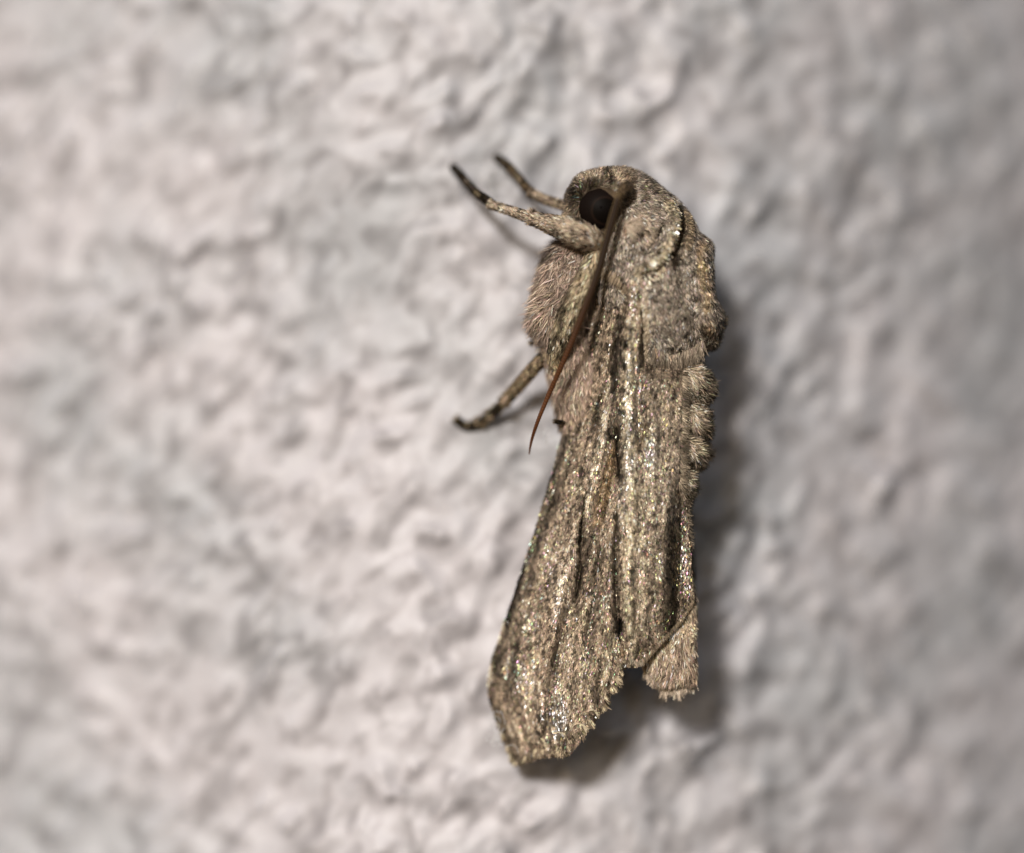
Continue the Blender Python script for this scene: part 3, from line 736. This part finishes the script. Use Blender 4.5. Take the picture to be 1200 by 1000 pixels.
def leg_empty(name, x, y, h):
    o = bpy.data.objects.new(name, None); COL.objects.link(o); o.parent = moth
    o.location = Vector(world(np.array([float(x), y, h]))) - moth.location
    bpy.context.view_layer.update(); return o
def spots(base, feats, seed):
    def f(x, y):
        c = paint(x, y, base, feats, np.exp(.35 * fbm(x / 3.5, y / 3.5, seed, 2)))
        sp = fbm(x / 2.5, y / 2.5, seed + 5, 2); return c * np.where(sp > .45, .3, 1.0)[:, None]
    return f
LEGC = (.50, .40, .30); LD = (.085, .06, .035)
h0 = wall_h(530, 192) + 4
near = leg_empty('foreleg', 700, 285, 40)
c_f = spots(LEGC, [([(655, 262), (690, 282)], 6, (.38, .31, .23), .4)], 111)
leg_seg('femur', [(702, 292, 34, 9), (690, 283, 44, 15), (672, 274, 44, 16.5), (655, 268, 38, 13), (640, 263, 30, 9), (624, 257, 22, 7)], near, c_f, L=9, W=1.2, dens=2.0, lift=.25)
c_t = spots(LEGC, [([(578, 239), (575, 238)], 0.1, LD, 0)], 112)
leg_seg('tibia', [(628, 259, 24, 6.6), (612, 253, 14, 6.0), (596, 247, 4, 5.2), (576, 240, -8, 4.6)], near, c_t, L=5, W=1.2, dens=2.4)
c_a = spots(LD, [([(559, 226), (562, 229)], 3.2, (.42, .33, .2), .95), ([(548, 212)], 1.8, (.3, .22, .12), .7), ([(538, 199)], 1.6, (.3, .22, .12), .6), ([(578, 240)], 2, LEGC, .9)], 113)
leg_seg('tarsus', [(579, 241, -8, 4.8), (568, 232, -20, 4.6), (559, 225, -32, 4.3), (550, 215, -42, 4.3), (541, 204, -52, 4.0), (531, 192, h0, 3.4)], near, c_a, L=4, W=1.2, dens=2.6)
far = leg_empty('foreleg', 664, 245, -20); 
h1 = wall_h(583, 178) + 4
c_b = spots((.40, .32, .23), [], 114)
leg_seg('tibia', [(672, 245, -12, 6), (655, 238, -20, 5.6), (640, 233, -28, 5.4), (624, 225, -36, 4.8)], far, c_b, L=5, W=1.2, dens=2.4)
c_c = spots((.20, .14, .08), [([(608, 207), (611, 211)], 2.6, (.45, .36, .24), .9), ([(598, 194), (584, 179)], 5, (.06, .045, .025), .8), ([(590, 186), (593, 190)], 1.6, (.4, .32, .2), .7), ([(618, 218), (622, 222)], 2.5, (.12, .085, .05), .7)], 115)
leg_seg('tarsus', [(626, 226, -35, 5.0), (617, 217, -44, 5.0), (607, 204, -54, 4.6), (596, 191, -62, 4.4), (583, 179, h1, 3.6)], far, c_c, L=4, W=1.2, dens=2.6)

mid = leg_empty('midleg', 655, 400, -8)
c_m = spots((.46, .38, .25), [([(697, 293), (684, 322), (664, 370), (650, 405)], 2, LEGC, .0), ([(685, 298), (668, 340), (655, 385), (645, 405)], 3, LD, .75), ([(682, 318), (680, 326)], 5, (.3, .21, .11), .5),
                               ([(652, 418), (650, 430)], 6, (.6, .46, .26), .8), ([(643, 400), (638, 410)], 3.5, LD, .8)], 116)
leg_seg('femur', [(703, 286, 30, 5), (696, 302, 40, 9), (686, 326, 44, 12), (674, 352, 42, 13), (664, 376, 36, 13), (656, 398, 26, 12), (650, 418, 14, 8), (651, 432, 6, 2.5)], mid, c_m, L=10, W=1.2, dens=1.9, lift=.15, jit=.2)
c_n = spots((.30, .23, .14), [([(592, 468), (596, 463)], 4, LEGC, .6), ([(635, 420), (612, 446)], 3, (.36, .28, .18), .5)], 117)
leg_seg('tibia', [(645, 411, -4, 6.4), (632, 424, -14, 6.8), (618, 440, -26, 7.0), (604, 456, -38, 6.8), (592, 470, -48, 6)], mid, c_n, L=6, W=1.2, dens=2.2, lift=.3)
h2 = wall_h(534, 493) + 4
c_o = spots(LD, [([(573, 488), (576, 485)], 2.8, (.48, .38, .24), .95), ([(561, 495)], 2.6, (.45, .35, .22), .9), ([(549, 498)], 2.2, (.48, .38, .24), .9), ([(537, 489), (532, 494)], 2.6, (.42, .33, .2), .7), ([(592, 470)], 3, LEGC, .7)], 118)
leg_seg('tarsus', [(593, 469, -48, 5.6), (584, 478, -55, 5.6), (572, 488, -62, 5.2), (560, 496, -68, 4.8), (548, 499, -72, 4.8), (539, 496, (h2 - 74) / 2, 4.6), (533, 491, h2, 4.2)], mid, c_o, L=4, W=1.2, dens=2.6, lift=.28)
# spines on the middle leg
n = 60; s_ = rng.random(n); bx = np.interp(s_, [0, .33, .66, 1], [640, 610, 584, 556]); by = np.interp(s_, [0, .33, .66, 1], [417, 449, 478, 497]); side = rng.choice([-1, 1], n)
p = np.stack([bx + side * 3, by + side * 3, -8 - 58 * s_], 1)
V, F, c, tt = strands(p, np.tile([0, 0, 1.], (n, 1)), np.stack([-.75 + .45 * side, .7 + .45 * side, 0 * s_], 1), rng.uniform(6, 10, n), np.full(n, 1.1), rng.normal(0, .3, n), 0, rng.normal(0, .5, n), HAIR,
                      np.tile((.2, .14, .08), (n, 1)), tints(n))
o = link('spines', to_mesh('spines', V, export_faces(F), c, tt, False), M_leg, mid, kind='stuff'); o.matrix_parent_inverse = mid.matrix_world.inverted()
# claw tips of the legs on the far side peeping out
c_q = spots(LD, [([(622, 402)], 2.5, CREAM, .9)], 119)
hl = leg_empty('hind_leg', 640, 400, -25)
leg_seg('spur', [(640, 396, -24, 2.6), (632, 399, -26, 3.2), (622, 402, -28, 2.4)], hl, c_q, L=4, W=1.2, dens=1.4)
c_q2 = spots(LD, [([(648, 494)], 3, CREAM, .9)], 120)
leg_seg('spur', [(662, 495, 2, 1.6), (656, 495, 2, 2.1), (650, 494, 2, 1.4)], hl, c_q2, L=4, W=1.2, dens=1.4)

# ---- antenna -----------------------------------------------------------------
ctrl = [(a_, b_, c_ - 10 * (c_ > 30), r_) for a_, b_, c_, r_ in [(727, 226, 74, 4.6), (722, 238, 82, 5.2), (716, 260, 84, 6.3), (708, 290, 82, 6.3), (699, 322, 80, 5.9), (687, 355, 76, 5.3), (673, 392, 68, 4.8), (658, 428, 58, 4.2), (643, 462, 44, 3.7), (630, 494, 26, 3.1), (623, 516, 12, 2.3), (620, 533, 2, 1.0)]]
path, rad = tube_path(ctrl, 60)
s = np.cumsum(np.r_[0, np.linalg.norm(np.diff(path, axis=0), axis=1)])
q = np.arange(0, s[-1], .75)
path = np.stack([np.interp(q, s, path[:, k]) for k in range(3)], 1); rad = np.interp(q, s, rad)
ringm = (q % 3.6) / 3.6
rad = rad * (1 + .13 * np.sin(ringm * 2 * np.pi)) * .72
Pn, Tn = tube(path, rad, 16, .7)
ang = np.r_[np.tile(np.linspace(0, 2 * np.pi, 16, endpoint=False), len(path)), 0, 0]
tt_ = np.r_[np.repeat(q / s[-1], 16), 0, 1]
ring = np.r_[np.repeat(np.sin(ringm * 2 * np.pi), 16), 0, 0]
dk = np.array((.022, .012, .006)); rd = np.array((.11, .04, .014)); gd = np.array((.22, .15, .07))
kk = smooth(.25, .8, tt_)[:, None]
ca = dk * (1 - kk) + rd * .8 * kk
edge = (np.abs(np.cos(ang)) > .85)[:, None] * (1 - smooth(.1, .75, tt_))[:, None] * .6 + (smooth(.06, .0, tt_))[:, None] * .6
ca = ca * (1 - edge) + gd * edge
ca = ca * (1 + .25 * ring[:, None])
antenna = part('antenna', to_mesh('antenna', Pn, export_faces(Tn), ca), scale_mat('antenna_segments', .55, .15, 0, False))
P_, T_ = tube(*tube_path([(734, 221, 48, 5), (733, 224, 56, 6.4), (729, 227, 63, 5.4), (726, 231, 68, 3.4)], 6), 14)
def sc_col(x, y): return paint(x, y, (.20, .14, .08), [([(734, 226), (736, 234)], 4, (.08, .05, .03), .8)])
sc = part('scape', to_mesh('scape', P_, export_faces(T_), sc_col(P_[:, 0], P_[:, 1])), M_skin, antenna)
bpy.context.view_layer.update()
coat_part('scales', P_, T_, sc, M_leg, 1.2, const_dir(-.4, 1), 5, 1.6, sc_col, lift=.2)

# ------------------------------------------------------------------ silk fibres
def silk(name, label, cx, cy, n, spread, size, hfn, r=.32, seed=1):
    g = np.random.default_rng(seed); Vs, Fs, off = [], [], 0
    for i in range(n):
        x0, y0 = cx + g.normal(0, spread[0]), cy + g.normal(0, spread[1]); a0 = g.uniform(0, 6.28); cur = g.normal(0, .35); L = size * g.uniform(.5, 1.6)
        m_ = 12; a_ = a0 + cur * np.arange(m_) + g.normal(0, .15, m_).cumsum()
        x = x0 + np.cumsum(np.cos(a_)) * L / m_; y = y0 + np.cumsum(np.sin(a_)) * L / m_
        h = np.array([hfn(q, w_) for q, w_ in zip(x, y)]) + g.uniform(2, 14) + g.normal(0, 1.2, m_).cumsum()
        P_, T_ = tube(np.stack([x, y, h], 1), np.full(m_, r), 5); Vs.append(P_); Fs.append(T_ + off); off += len(P_)
    return link(name, to_mesh(name, np.vstack(Vs), export_faces(np.vstack(Fs))), M_silk, None, kind='stuff', label=label, category='silk')
silk('silk_fluff', 'wisp of fine white fluff between the two raised front feet', 572, 212, 60, (18, 12), 16, wall_h, seed=3)
silk('silk_fluff', 'faint curled white threads beside the antenna tip', 640, 512, 14, (10, 8), 14, lambda a, b_: -30, seed=4)
silk('silk_fluff', 'small tangle of white threads at the left corner of the wing tip', 582, 862, 22, (5, 9), 16, lambda a, b_: -22, seed=5)
